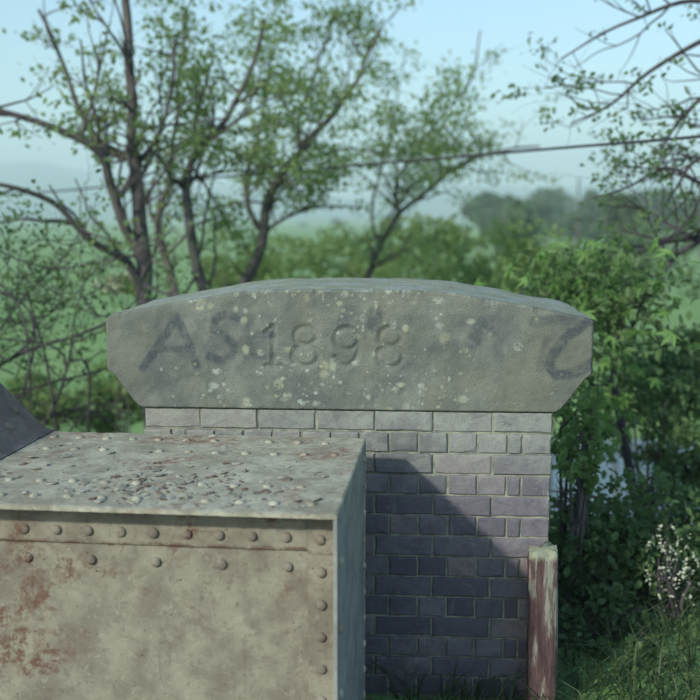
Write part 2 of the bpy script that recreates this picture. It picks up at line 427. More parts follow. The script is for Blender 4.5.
me = npmesh('coping_stone', loop.reshape(-1, 3), F, {'paint': full(paint), 'lichen': full(lich, .8), 'dirt': full(dirt)})  # constant lichen value paints the top lighter, where low sun only grazes
bm = bmesh.new(); bm.from_mesh(me); bm.verts.ensure_lookup_table()
bm.faces.new([bm.verts[i] for i in idx[0]]); bm.faces.new([bm.verts[i] for i in idx[-1][::-1]])
bmesh.ops.recalc_face_normals(bm, faces=bm.faces[:]); bm.to_mesh(me); bm.free()
cop = link('coping_stone', me, M_stone, pier, smooth=True)
cop['label'] = 'lichen-spotted coping stone with faded painted letters and carved date'

# ------------------------------------------------------------------ riveted plate girder
P0 = px(337, 515, 2.66); P1 = px_z(366, 438, P0.z)
GA = math.atan2(P1.x-P0.x, P1.y-P0.y); GW = math.hypot(P1.x-P0.x, P1.y-P0.y)
gird = empty('bridge_girder', P0, -GA)
tag(gird, 'grey riveted steel bridge girder with broad flat top in front of the pier', 'girder')
def gl(p):                                        # world -> girder local
    d = p-P0; return Vector((d.x*math.cos(GA)-d.y*math.sin(GA), d.x*math.sin(GA)+d.y*math.cos(GA), d.z))
def ghit(x, y, ly):                               # pixel -> girder-local point on plane local y = ly
    a = gl(px(x, y, 2.0)); b_ = gl(px(x, y, 4.0)); k = (ly-a.y)/(b_.y-a.y); return a+(b_-a)*k
def gtop(x, y): return gl(px_z(x, y, P0.z))
base_x = gtop(45, 433).x                          # where the raked plate starts
OV = .145
# top flange: subdivided plate with rust heave
nxf, nyf = 300, 90
X, Y = np.meshgrid(np.linspace(base_x-.3, 0, nxf), np.linspace(0, GW, nyf), indexing='ij')
hz = np.array([mnoise.fractal((x*5, y*5, 2), 1, 2, 5) for x, y in zip(X.ravel(), Y.ravel())]).reshape(X.shape)
hb = np.array([mnoise.fractal((x*30, y*30, 5), 1, 2, 3) for x, y in zip(X.ravel(), Y.ravel())]).reshape(X.shape)
Z = .0022*hz+.0013*hb
edge = np.minimum(Y, np.minimum(GW-Y, -X)); Z = Z-.003*np.clip(1-edge/.004, 0, 1)
Yw = Y.copy(); Yw[:,0] += .003*hb[:,0]; Yw[:,-1] += .003*hb[:,-1]
Vt = np.stack([X, Yw, Z], -1).reshape(-1, 3); idx = np.arange(nxf*nyf).reshape(nxf, nyf)
F = [tuple(f) for f in np.stack([idx[:-1,:-1], idx[1:,:-1], idx[1:,1:], idx[:-1,1:]], -1).reshape(-1, 4)]
V = [tuple(v) for v in Vt]; th = .014; n0 = len(V)
rim = list(idx[:,0])+list(idx[-1,1:])+list(idx[::-1,-1][1:])+list(idx[0,::-1][1:-1])
V += [(V[i][0], V[i][1], -th) for i in rim]
for k in range(len(rim)):
    k2 = (k+1) % len(rim); F.append((rim[k], n0+k, n0+k2, rim[k2]))
F.append(tuple(range(n0, n0+len(rim))))
link('top_flange', pymesh('top_flange', V, F), M_flange, gird, smooth=False)
# web, flange angle, end stiffener and end plate
link('web_plate', box_me('web_plate', base_x-5, -.012, OV+.012, OV+.022, -1.28, -th-.001), M_web, gird)
za = ghit(200, 547, OV).z
zs = ghit(322, 554, OV).z
xs0 = ghit(308, 560, OV).x
link('flange_angle', box_me('flange_angle', base_x-5, xs0-.001, OV, OV+.0115, za, -th-.0005, .002), M_web, gird)
link('flange_angle', box_me('flange_angle', base_x-5, xs0-.001, GW-OV-.0115, GW-OV, za, -th-.0005, .002), M_web, gird)
link('web_plate', box_me('web_plate', base_x-5, -.012, GW-OV-.022, GW-OV-.012, -1.28, -th-.001), M_web, gird)
link('end_stiffener', box_me('end_stiffener', xs0, -.0125, OV-.004, OV+.0115, -1.28, zs, .002), M_web, gird)
link('corner_plate', box_me('corner_plate', xs0, -.0125, OV-.008, OV+.0115, zs+.001, -th-.001, .002), M_web, gird)
link('end_plate', box_me('end_plate', -.012, 0, .004, GW-.004, -1.28, -th-.0005, .0015), M_end, gird)
link('bottom_flange', box_me('bottom_flange', base_x-5, 0, 0, GW, -1.30, -1.2805, .002), M_web, gird)
add_seam_rust(M_web, P0.z+za, .014, .9); add_seam_rust(M_web, P0.z-.02, .05, .95)
# raked plate: the girder top rising towards mid-span, then level again
V, F = [], []
prof = [(base_x+.02, .004), (base_x-.02, .014)]
for k in range(1, 5): prof.append((base_x-.02-.12*k, .014+.122*k))
for k in range(1, 6): prof.append((prof[5][0]-.06*k-.02, prof[5][1]+.05*k-.006*k*k))
prof.append((base_x-5, prof[-1][1]+.01))
for (x, z) in prof:
    for y in (0.0, GW): V.append((x, y, z))
for (x, z) in prof:
    for y in (0.0, GW): V.append((x-.008, y, z-.012))
n = len(prof)
for k in range(n-1):
    a = 2*k; F.append((a, a+1, a+3, a+2)); o_ = 2*n; F.append((o_+a, o_+a+2, o_+a+3, o_+a+1))
    F.append((a, a+2, o_+a+2, o_+a)); F.append((a+1, o_+a+1, o_+a+3, a+3))
link('raked_plate', pymesh('raked_plate', V, F), M_dark, gird)
pts = [(x, z-.014) for x, z in prof[1:]]+[(base_x-5, -.013), (base_x-.02, -.013)]
for y0 in (OV+.012, GW-OV-.022):
    V = [(x, y0, z) for x, z in pts]+[(x, y0+.01, z) for x, z in pts]; n = len(pts)
    F = [tuple(range(n)), tuple(range(2*n-1, n-1, -1))]+[(i, n+i, n+(i+1) % n, (i+1) % n) for i in range(n)]
    link('raised_web_plate', pymesh('raised_web_plate', V, F), M_web, gird)
# rivets share one dome mesh per material
def rivet_me(name, r, m_):
    bm = bmesh.new(); prev = None
    rings = [(1.0, 0.0), (.97, .28), (.80, .55), (.48, .72)]
    L = []
    for rr_, h in rings: L.append([bm.verts.new((r*rr_*math.cos(a), r*rr_*math.sin(a), r*h)) for a in np.linspace(0, 2*math.pi, 12, endpoint=False)])
    top = bm.verts.new((0, 0, r*.78))
    for a, b_ in zip(L[:-1], L[1:]):
        for i in range(12): bm.faces.new((a[i], a[(i+1) % 12], b_[(i+1) % 12], b_[i]))
    for i in range(12): bm.faces.new((L[-1][i], L[-1][(i+1) % 12], top))
    me = bpy.data.meshes.new(name); bm.to_mesh(me); bm.free(); me.materials.append(m_); me.shade_smooth(); return me
RW = rivet_me('rivet_web', .0175, M_rivet); RE = rivet_me('rivet_end', .016, M_flange); RF = rivet_me('rivet_top', .0165, M_flange); RD = rivet_me('rivet_dark', .020, M_rivet)
def rivet(me, loc, rot):
    o = bpy.data.objects.new('rivet', me); col.objects.link(o); o.parent = gird; o.location = loc
    o.rotation_euler = (rot[0], rot[1], rot[2]); s_ = random.uniform(.9, 1.06); o.scale = (s_, s_, random.uniform(.8, 1.05))
zr = ghit(219, 535, OV).z; x0 = ghit(286.6, 536.6, OV).x; pitch = x0-ghit(253, 535.7, OV).x
for k in range(24): rivet(RW, (x0-pitch*k+random.uniform(-.002, .002), OV+.001, zr), (R(90), 0, 0))
zr2 = ghit(255, 565.5, OV+.012).z
for k in range(12): rivet(RW, (x0-2*pitch*k+.002, OV+.013, zr2), (R(90), 0, 0))
p_ = ghit(320.5, 539, OV); rivet(RW, (p_.x, OV-.007, p_.z), (R(90), 0, 0))
zz = ghit(322, 572, OV).z
while zz > -1.2: rivet(RW, (p_.x+.002, OV-.003, zz), (R(90), 0, 0)); zz -= pitch
# rivets on the flange top, rows parallel to the edge
for (yy, off) in ((gtop(60, 497).y, 0), (gtop(60, 481).y, .5), (gtop(60, 449).y, 0), (gtop(100, 438.5).y, .5)):
    for k in range(13):
        x = -.09-(k+off)*pitch*1.02
        if x > base_x+.05 and random.random() < .93: rivet(RF, (x+random.uniform(-.004, .004), yy+random.uniform(-.003, .003), -.003), (random.uniform(-.1, .1), random.uniform(-.1, .1), 0))
for k in range(6):                                 # raked plate rivets
    for c_, yy in enumerate((.09, .33, GW-.46, GW-.34, GW-.21, GW-.08)):
        d_ = .045+.075*k+(.035 if c_ % 2 else 0)
        rivet(RD, (base_x-.02-d_, yy, .014+d_*1.0167), (0, R(45), 0))
zz = -.06; k = 0
while zz > -1.2:
    for yy in ((.07, GW-.1) if k % 2 else (GW-.1,)):
        rivet(RE, (-.001, yy, zz), (0, R(90), 0))
    zz -= pitch; k += 1
# loose flakes on the flange
M_flake, t, b = mat('flake_mix', .9, .1); g = N(t); isl = g.geo('Random Per Island')
c = g.mix(isl, (.17,.155,.13), (.36,.355,.30)); c = g.mix(g.ramp(isl, .0, .3, .9, 0), c, (.15,.085,.06)); t.links.new(c, b.inputs['Base Color'])
bm = bmesh.new(); fr = random.Random(4)
for i in range(560):
    t_ = fr.random()
    if t_ < .5: x, y = fr.gauss(gtop(165, 485).x, .17), abs(fr.gauss(gtop(165, 488).y, .10))
    elif t_ < .7: x, y = fr.uniform(base_x, -.05), abs(fr.gauss(.2, .2))
    else: x, y = fr.uniform(base_x, -.03), fr.uniform(.03, GW-.03)
    if not (base_x+.03 < x < -.02 and .02 < y < GW-.02): continue
    s_ = fr.choice([.002, .0025, .003, .003, .004, .005, .006, .008, .010, .013, .016])
    mtx = Matrix.Translation((x, y, s_*.15)) @ Matrix.Rotation(fr.uniform(0, 6.3), 4, 'Z') @ Matrix.Rotation(fr.uniform(-.5, .5), 4, 'X') @ Matrix.Diagonal((s_*fr.uniform(.8, 1.6), s_, s_*fr.uniform(.12, .32), 1))
    r_ = bmesh.ops.create_icosphere(bm, subdivisions=1, radius=1, matrix=mtx)['verts']
    for v in r_: v.co += Vector((fr.uniform(-.35, .35), fr.uniform(-.35, .35), fr.uniform(-.08, .12)))*s_
me = bpy.data.meshes.new('loose_flakes'); bm.to_mesh(me); bm.free()
fl = link('loose_flakes', me, M_flake)
fl.location = gird.location; fl.rotation_euler = gird.rotation_euler
tag(fl, 'loose grey paint and rust flakes scattered over the girder top', 'flakes', kind='stuff')

# ------------------------------------------------------------------ weathered timber post
tp = px(544.5, 548, 3.72); pw = .058
bm = bmesh.new(); nz = 44; nu = 10; ringsl = []
zb = -.5
for i in range(nz):
    f_ = i/(nz-1); z = zb+(tp.z-zb)*f_; ring = []
    for k in range(nu*4):
        s_, q = divmod(k, nu); q = q/nu*2-1
        x, y = [(q, -1), (1, q), (-q, 1), (-1, -q)][s_]
        l_ = max(abs(x), abs(y)); rr_ = (abs(x)**7+abs(y)**7)**(1/7); x, y = x/rr_, y/rr_
        nn = mnoise.fractal((x*3, y*3, z*1.6), 1, 2, 4)
        sc_ = 1+.10*nn-.10*max(0, mnoise.noise((x*9, y*9, z*.9)))
        if f_ > .96: sc_ *= 1-.10*((f_-.96)/.04)**2
        zt = z + (f_ > .9)*.035*mnoise.noise((x*1.3, y*1.3, 4))*((f_-.9)/.1)
        ring.append(bm.verts.new((x*pw*sc_, y*pw*sc_, zt)))
    ringsl.append(ring)
for a, b_ in zip(ringsl[:-1], ringsl[1:]):
    for i in range(nu*4): bm.faces.new((a[i], a[(i+1) % (nu*4)], b_[(i+1) % (nu*4)], b_[i]))
ctr = bm.verts.new((0, 0, tp.z+.004))
for i in range(nu*4): bm.faces.new((ringsl[-1][i], ringsl[-1][(i+1) % (nu*4)], ctr))
me = bpy.data.meshes.new('timber_post'); bm.to_mesh(me); bm.free()
m, t, b = mat('peeling_timber', .9, .15); g = N(t); p = g.coord(); ps = g.scale(p, (1, 1, .16))
c = g.mix(g.ramp(g.noise(40, 6, .7, ps), .35, .65), (.07,.042,.045), (.16,.105,.10))
c = g.mix(g.ramp(g.noise(22, 5, .65, ps), .5, .62), c, (.30,.31,.255))
c = g.mix(g.ramp(g.math('ADD', g.sep(p, 2), g.math('MULTIPLY', g.noise(30, 4, .6, p), .06)), tp.z-.012, tp.z+.03), c, (.33,.36,.25))
t.links.new(c, b.inputs['Base Color']); g.bump(b, g.noise(45, 6, .75, ps), .9, .012)
post = link('timber_post', me, m, smooth=True); post.location = (tp.x, tp.y, 0); post.rotation_euler = (.02, -.015, R(-8))
tag(post, 'short weathered timber post with peeling red-brown paint beside the pier', 'post')

# ------------------------------------------------------------------ vegetation tools
def catmull(P, n):
    P = np.asarray(P, float); Q = np.vstack([2*P[0]-P[1], P, 2*P[-1]-P[-2]]); out = []
    for i in range(1, len(Q)-2):
        for k in range(n):
            u = k/n; a, b_, c_, d = Q[i-1], Q[i], Q[i+1], Q[i+2]
            out.append(.5*((2*b_)+(-a+c_)*u+(2*a-5*b_+4*c_-d)*u*u+(-a+3*b_-3*c_+d)*u**3))
    out.append(P[-1]); return np.array(out)
class Wood:
    def __init__(s): s.V = []; s.F = []; s.n = 0
    def tube(s, P, r, k=6):
        P = np.asarray(P, float); m_ = len(P)
        T = np.gradient(P, axis=0); T /= np.linalg.norm(T, axis=1)[:,None]+1e-9
        ref = np.array([.31, .87, .38]); U = np.cross(T, ref); U /= np.linalg.norm(U, axis=1)[:,None]+1e-9; Wv = np.cross(T, U)
        a = np.arange(k)/k*2*np.pi
        ring = P[:,None,:]+np.asarray(r)[:,None,None]*(np.cos(a)[None,:,None]*U[:,None,:]+np.sin(a)[None,:,None]*Wv[:,None,:])
        s.V.append(ring.reshape(-1, 3)); idx = s.n+np.arange(m_*k).reshape(m_, k); nx_ = np.roll(idx, -1, 1)
        s.F.append(np.stack([idx[:-1], nx_[:-1], nx_[1:], idx[1:]], -1).reshape(-1, 4)); s.n += m_*k
    def mesh(s, name): return npmesh(name, np.concatenate(s.V), np.concatenate(s.F))
def leaves_mesh(name, C, size, up=.5, aspect=.55, droop=0.0, tone=None):
    """C (n,3) centres -> one mesh of folded six-point leaves"""
    n = len(C); 
    ax = rng.normal(size=(n, 3)); ax[:,2] -= droop; ax /= np.linalg.norm(ax, axis=1)[:,None]
    nr_ = rng.normal(size=(n, 3)); nr_[:,2] += up*2; nr_ -= (nr_*ax).sum(1)[:,None]*ax; nr_ /= np.linalg.norm(nr_, axis=1)[:,None]+1e-9
    sd = np.cross(ax, nr_); L = size*rng.uniform(.6, 1.25, n)
    prof = [(-.5, 0, 0), (-.15, 1, .25), (.25, .8, .2), (.5, 0, -.12), (.25, -.8, .2), (-.15, -1, .25)]
    V = np.stack([C+(L*a)[:,None]*ax+(L*w*aspect*.5)[:,None]*sd+(L*h*.35)[:,None]*nr_ for a, w, h in prof], 1)
    i = np.arange(n)[:,None]*6
    F = np.concatenate([i+np.array([[0,1,2,3]]), i+np.array([[0,3,4,5]])], 0)
    tn = rng.beta(2, 2, n) if tone is None else np.clip(tone+rng.normal(0, .18, n), 0, 1)
    return npmesh(name, V.reshape(-1, 3), F, {'tone': np.repeat(tn, 6)})
def grow(wood, base, d, L, r, lev, rr, tips, wander=.35, up=.08, seg=None, k=5, fork=(2, 4)):
    n = seg or max(4, int(L/.09)); P = [np.array(base, float)]; d = np.array(d, float); d /= np.linalg.norm(d)
    for i in range(n):
        d = d+np.array([rr.gauss(0, wander), rr.gauss(0, wander), rr.gauss(0, wander)+up])*.4; d /= np.linalg.norm(d)
        P.append(P[-1]+d*L/n)
    P = np.array(P); rad = np.linspace(r, r*.35, len(P)); wood.tube(P, rad, k)
    if lev > 0:
        for _ in range(rr.randint(*fork)):
            i = rr.randint(1, len(P)-1); q = rr.gauss
            nd = (P[i]-P[i-1])/np.linalg.norm(P[i]-P[i-1])+np.array([q(0, .7), q(0, .7), q(.1, .6)])
            grow(wood, P[i], nd, L*rr.uniform(.4, .75), rad[i]*.7, lev-1, rr, tips, wander, up, None, 4, fork)
        tips.append((P[-1], lev))
    else:
        for i in range(2, len(P)): tips.append((P[i], 0))
def px_limb(pts, Y, dy=0.0, n=6):
    """pixel polyline -> smoothed 3-D limb at about distance Y, drifting dy in depth along its length"""
    m_ = len(pts); Q = []
    for i, q in enumerate(pts):
        yy = Y+dy*i/max(1, m_-1); Q.append(px(q[0], q[1], yy))
    return catmull(Q, n)
def traced_tree(name, label, cat, limbs, barkm, leafm, leaf, seed, spawn=1.0, L=(.35, 1.0), per=9, spread=.10, group=None, lev=1, up=.1, droop=.2, fork=(2,4), leafprob=1.0):
    global rng; rng = np.random.default_rng(seed)
    rr = random.Random(seed); w = Wood(); tips = []
    b0 = None
    for (P, r0, r1, dens) in limbs:
        rad = np.linspace(r0, r1, len(P)); wob = rr.random()*9
        P = P+np.array([[mnoise.noise((q[0]*2.5+wob, q[1], q[2]*2.5)), mnoise.noise((q[0]*2.5, q[1]+wob, q[2]*2.5))*1.5, mnoise.noise((q[0]*2.5, q[1], q[2]*2.5+wob))] for q in P])*min(.05, r0)
        w.tube(P, rad, 8)
        if b0 is None: b0 = Vector(P[0])
        length = np.linalg.norm(np.diff(P, axis=0), axis=1).sum()
        for _ in range(int(length*dens*spawn)):
            i = rr.randint(1, len(P)-1); tdir = P[i]-P[i-1]; tdir /= np.linalg.norm(tdir)
            nd = tdir*.6+np.array([rr.gauss(0, .8), rr.gauss(0, .8), rr.gauss(.15, .6)])
            grow(w, P[i], nd, rr.uniform(*L), min(rad[i]*.55, .018), lev, rr, tips, up=up, fork=fork)
        tips.append((P[-1], 1))
    root = empty(name, b0); tag(root, label, cat, group)
    me = w.mesh('trunk'); o = link('trunk', me, barkm, root, smooth=True); o.location = -b0
    C = []; tone = []
    for (q, lv) in tips:
        if rr.random() > leafprob: continue
        k = max(1, int(per*rr.uniform(.4, 1.4))); tn = rr.uniform(.15, .85)
        C.append(np.array(q)+rng.normal(0, spread, (k, 3))*np.array([1, 1, .4])); tone += [tn]*k
    if C:
        C = np.concatenate(C); o = link('crown', leaves_mesh('crown', C, leaf, .6, .55, droop, np.array(tone)), leafm, root); o.location = -b0
    return root
def bush(name, label, cat, c, rad, seed, leafm, leaf, n, stems=9, group=None, barkm=None, lobes=7, gap=0.0, hollow=.55, base=None):
    """leafy bush: several uneven leaf lobes over a fan of stems; c = crown centre, rad = (rx, ry, rz)"""
    global rng; rng = np.random.default_rng(seed)
    rr = random.Random(seed); c = np.array(c, float); rad = np.array(rad, float)
    bz = float(ground_z(c[0], c[1])) if base is None else base
    root = empty(name, (c[0], c[1], bz)); tag(root, label, cat, group); b0 = np.array([c[0], c[1], bz]); w = Wood()
    pts, tone = [], []
    for l_ in range(lobes):
        u = rng.normal(size=3); u /= np.linalg.norm(u); lc = c+u*rad*rr.uniform(.25, .72); lr_ = rad*rr.uniform(.32, .6)
        k = n//lobes; dirs = rng.normal(size=(k, 3)); dirs /= np.linalg.norm(dirs, axis=1)[:,None]
        rad_k = rng.uniform(hollow, 1.0, k)**.6
        q = lc+dirs*lr_*rad_k[:,None]
        nn = np.array([mnoise.noise(tuple(x*2.2/max(rad)*1.6)) for x in q])
        keep = nn > -.22+gap; q = q[keep]
        pts.append(q); tone.append(np.full(len(q), rr.uniform(.2, .8))+.35*nn[keep])
        P = catmull([b0+np.array([rr.uniform(-.15, .15), rr.uniform(-.15, .15), 0])*rad, (b0+lc)/2+rng.normal(0, .12, 3)*rad, lc], 5)
        w.tube(P, np.linspace(.012+.012*rad[2], .005, len(P)), 6)
        for _ in range(stems//2):
            t_ = []; grow(w, P[rr.randint(4, len(P)-1)], rng.normal(size=3)+np.array([0, 0, .5]), float(lr_.mean())*rr.uniform(.7, 1.2), .006+.004*rad[2], 1, rr, t_)
    o = link('stem', w.mesh('stem'), barkm or M_bark, root, smooth=True); o.location = -b0
    q = np.concatenate(pts); tn = np.concatenate(tone); ok = q[:,2] > bz+.02
    o = link('crown', leaves_mesh('crown', q[ok], leaf, .7, .6, .1, tn[ok]), leafm, root); o.location = -b0
    return root

# ------------------------------------------------------------------ trees on the left behind the girder
Y1 = 8.6
tree1 = [
 (px_limb([(152,480),(149,380),(146,305),(143,262),(139,205),(136,170),(133,130),(130,70),(124,0),(118,-80)], Y1), .085, .03, 1.6),
 (px_limb([(144,280),(129,236),(119,206),(110,182),(103,160),(86,145),(60,132),(28,121),(-10,108),(-60,90)], Y1, -.7), .052, .018, 2.2),
 (px_limb([(138,162),(119,156),(101,143),(88,124),(76,104),(62,60),(40,10)], Y1, .4), .042, .014, 2.2),
 (px_limb([(119,195),(130,177),(141,160),(152,147),(164,125),(172,90),(176,40)], Y1-.05, .3), .033, .014, 2.2),
 (px_limb([(143,292),(127,268),(114,255),(95,240),(76,223),(56,206),(30,195),(0,184),(-50,170)], Y1, -1.0), .040, .014, 2.0),
 (px_limb([(78,224),(60,221),(44,221),(20,219),(-20,226)], Y1-.5, -.3), .022, .008, 2.2),
 (px_limb([(100,143),(101,128),(96,112),(84,80),(80,40)], Y1, -.3), .024, .008, 2.2),
 (px_limb([(136,150),(145,132),(156,128),(190,122),(230,118)], Y1, .3), .02, .008, 2.6)]
traced_tree('hawthorn_tree', 'dark twisting tree with sprawling limbs reaching left above the girder', 'tree', tree1, M_bark, M_lf_young, .058, 3, 1.7, per=13, spread=.085, lev=1, leafprob=.26, fork=(2, 5))
Y2 = 10.2
traced_tree('slim_tree', 'slim pale stemmed tree just right of the dark twisting tree', 'tree', [
 (px_limb([(182,420),(176,300),(168,262),(160,238),(158,222),(163,195),(170,165),(174,130),(180,70),(185,10)], Y2), .055, .018, 2.2),
 (px_limb([(160,232),(150,212),(152,185),(160,150),(150,110)], Y2, .4), .022, .008, 2.4),
 (px_limb([(168,255),(185,235),(200,222),(225,215)], Y2, -.4), .02, .007, 2.4)], M_bark, M_lf_young, .06, 8, 1.1, per=16, spread=.09, leafprob=.4)
Y3 = 9.3
traced_tree('forked_tree', 'forked leafy tree behind the left part of the coping stone', 'tree', [
 (px_limb([(214,430),(206,310),(199,270),(191,222),(187,195),(190,178),(197,156),(208,140),(228,118),(250,80),(262,20)], Y3), .062, .02, 2.4),
 (px_limb([(189,195),(180,184),(171,178),(160,160),(140,138)], Y3, -.4), .032, .01, 2.4),
 (px_limb([(197,158),(196,130),(204,95),(214,50)], Y3, .5), .024, .008, 2.6),
 (px_limb([(192,178),(225,172),(262,168),(300,160)], Y3, .2), .014, .006, 3.0)], M_bark, M_lf_young, .06, 9, 1.6, per=20, spread=.11, leafprob=.62)
Y4 = 11.5
traced_tree('leaning_tree', 'leaning tree spreading over the middle of the coping stone', 'tree', [
 (px_limb([(230,430),(240,310),(256,255),(267,210),(280,172),(305,145),(328,123),(352,88),(380,30)], Y4), .08, .022, 2.4),
 (px_limb([(262,228),(248,205),(244,180),(256,150),(262,115),(270,60)], Y4, .5), .04, .012, 2.6),
 (px_limb([(285,168),(310,158),(345,150),(380,152)], Y4, -.4), .025, .008, 2.8),
 (px_limb([(262,232),(290,215),(325,205),(362,208)], Y4, -.3), .025, .008, 2.8),
 (px_limb([(300,148),(300,120),(312,80),(330,30)], Y4, .3), .03, .01, 2.6)], M_bark, M_lf_young, .065, 21, 1.9, per=20, spread=.12, leafprob=.58)
Y5 = 13.0
traced_tree('thin_spring_tree', 'thin spring tree with long fine branches above the coping stone', 'tree', [
 (px_limb([(352,430),(365,300),(378,250),(398,215),(428,190),(455,168),(492,153),(540,146)], Y5), .05, .014, 2.0),
 (px_limb([(398,215),(395,185),(408,160),(425,138),(440,118),(470,80),(480,30)], Y5, .4), .026, .01, 2.2),
 (px_limb([(425,135),(445,128),(460,145),(480,150)], Y5, -.2), .014, .006, 2.4),
 (px_limb([(378,250),(372,215),(380,170),(392,130),(400,80)], Y5, .3), .022, .008, 2.0)], M_bark, M_lf_young, .06, 31, 2.4, per=15, spread=.11, leafprob=.5)

# bramble of bare arching stems in front of the field
rr = random.Random(77); w = Wood(); tips = []
arcs = [([(-40,398),(0,365),(38,347),(75,336),(110,321),(150,300)], .016), ([(-20,420),(14,398),(50,383),(84,375),(112,366),(150,350)], .014),
        ([(30,445),(48,420),(66,410),(92,411),(118,428),(135,455)], .012), ([(60,450),(75,425),(100,408),(130,415)], .008),
        ([(-30,300),(10,322),(40,318),(70,300),(95,270)], .008), ([(-30,262),(15,300),(28,345),(30,400),(28,450)], .008),
        ([(0,330),(30,290),(60,262),(82,228)], .007), ([(15,380),(35,330),(60,300),(70,262)], .006), ([(-20,290),(30,300),(75,308),(108,318)], .008),
        ([(-10,345),(15,300),(20,255),(35,228)], .007), ([(70,352),(76,310),(84,285),(80,255)], .006), ([(-20,242),(25,262),(60,268),(100,262)], .007)]
for i, (pts, r0) in enumerate(arcs):
    P = px_limb(pts, 6.9+.12*(i % 5), .5*math.sin(i)); P[0] = P[0]
    rad = np.linspace(r0, r0*.45, len(P)); w.tube(P, rad, 6)
    for _ in range(11):
        k = rr.randint(1, len(P)-1); grow(w, P[k], np.array([rr.gauss(0, 1), rr.gauss(0, .8), rr.gauss(.1, .9)]), rr.uniform(.25, .85), r0*.5, 1, rr, tips, wander=.45, up=0, fork=(1, 3))
b0 = px(20, 470, 6.9); b0.z = float(ground_z(b0.x, b0.y))
for i in range(9):
    w.tube(catmull([b0+Vector((rr.uniform(-.6, .6), rr.uniform(-.2, .3), 0)), b0+Vector((rr.uniform(-.9, .7), .1, rr.uniform(1.0, 1.8))), px(rr.uniform(-30, 90), rr.uniform(260, 400), 7.0)], 8), np.linspace(.014, .006, 17), 6)
br = empty('bramble_thicket', b0); tag(br, 'tangle of bare arching bramble stems left of the coping stone', 'bramble')
o = link('stem', w.mesh('stem'), M_barkd, br, smooth=True); o.location = -b0
C = np.array([t_[0] for t_ in tips]); C = C[rng.random(len(C)) < .6]; C = np.repeat(C, 3, 0)+rng.normal(0, .06, (len(C)*3, 3))
o = link('leaves', leaves_mesh('leaves', C, .05, .5), M_lf_mid, br); o.location = -b0; o['kind'] = 'stuff'

# ------------------------------------------------------------------ right side
# maple shrub with large leaves: the leaves that show largest are single parts
def maple_me(name, seed):
    rr = random.Random(seed); V = [(0, 0, 0)]; pts = []
    tips_ = [(-100, .62), (-48, .85), (0, 1.0), (48, .85), (100, .62)]
    for i, (a, r_) in enumerate(tips_):
        a = R(a+rr.uniform(-6, 6)); r_ *= rr.uniform(.9, 1.1)
        for da, k in ((-.2, .60), (0, 1), (.2, .60)): pts.append((math.sin(a+da)*r_*k, .08+math.cos(a+da)*r_*k, -.22*(k*r_)**2+rr.uniform(-.05, .05)))
        if i < 4: am = (a+R(tips_[i+1][0]))/2; pts.append((math.sin(am)*.34, .08+math.cos(am)*.34, .05))
    V += pts; n = len(pts); F = [(0, i+1, i+2) for i in range(n-1)]
    me = pymesh(name, V, F); me.materials.append(M_lf_maple); return me
MPL = [maple_me('maple_leaf', s_) for s_ in range(5)]
Ym = 6.4
ms_limbs = [([(640,520),(622,430),(614,380),(613,345),(600,312),(575,285),(548,272)], .035), ([(614,382),(596,386),(575,372),(560,345),(548,318)], .018),
            ([(613,350),(618,320),(612,295),(604,278),(612,264)], .018), ([(613,352),(630,330),(638,312),(646,296)], .014), ([(600,302),(580,300),(556,298),(534,286)], .012),
            ([(620,420),(590,440),(575,425),(565,400)], .014)]
w = Wood(); ends = []; rr = random.Random(15)
bz = px(640, 520, Ym); bz.z = float(ground_z(bz.x, bz.y))
for i, (pts, r0) in enumerate(ms_limbs):
    P = px_limb(pts, Ym, -.5 if i % 2 else .3)
    if i == 0: P = np.vstack([np.array(bz), P])
    w.tube(P, np.linspace(r0, .005, len(P)), 7)
    for q in P[len(P)//3:]: ends.append(q)
    for _ in range(10):
        t_ = []; grow(w, P[rr.randint(len(P)//3, len(P)-1)], np.array([rr.gauss(-.1, .9), rr.gauss(-.3, .7), rr.gauss(.3, .6)]), rr.uniform(.12, .28), .006, 1, rr, t_)
        ends += [q for q, _ in t_]
msh = empty('maple_shrub', bz); tag(msh, 'bright green large-leaved shrub behind the right end of the coping stone', 'shrub')
o = link('stem', w.mesh('stem'), M_barkd, msh, smooth=True); o.location = -bz
E = np.array(ends); front = E[rng.permutation(len(E))]
nl = 0
for q in np.repeat(front, 3, 0):
    if nl >= 290: break
    p_ = Vector(q)+Vector(rng.normal(0, .10, 3)); 
    o = bpy.data.objects.new('leaf', MPL[nl % 5]); col.objects.link(o); o.parent = msh
    o.location = p_-bz; s_ = rng.uniform(.07, .12); o.scale = (s_, s_, s_)
    o.rotation_euler = (rng.normal(R(-35), .45), rng.normal(0, .45), rng.uniform(0, 6.3)); nl += 1
C = np.concatenate([np.repeat(E, 2, 0)+rng.normal(0, .11, (len(E)*2, 3))])
o = link('small_leaves', leaves_mesh('small_leaves', C, .075, .8, .5, .3), M_lf_mid, msh); o.location = -bz; o['kind'] = 'stuff'

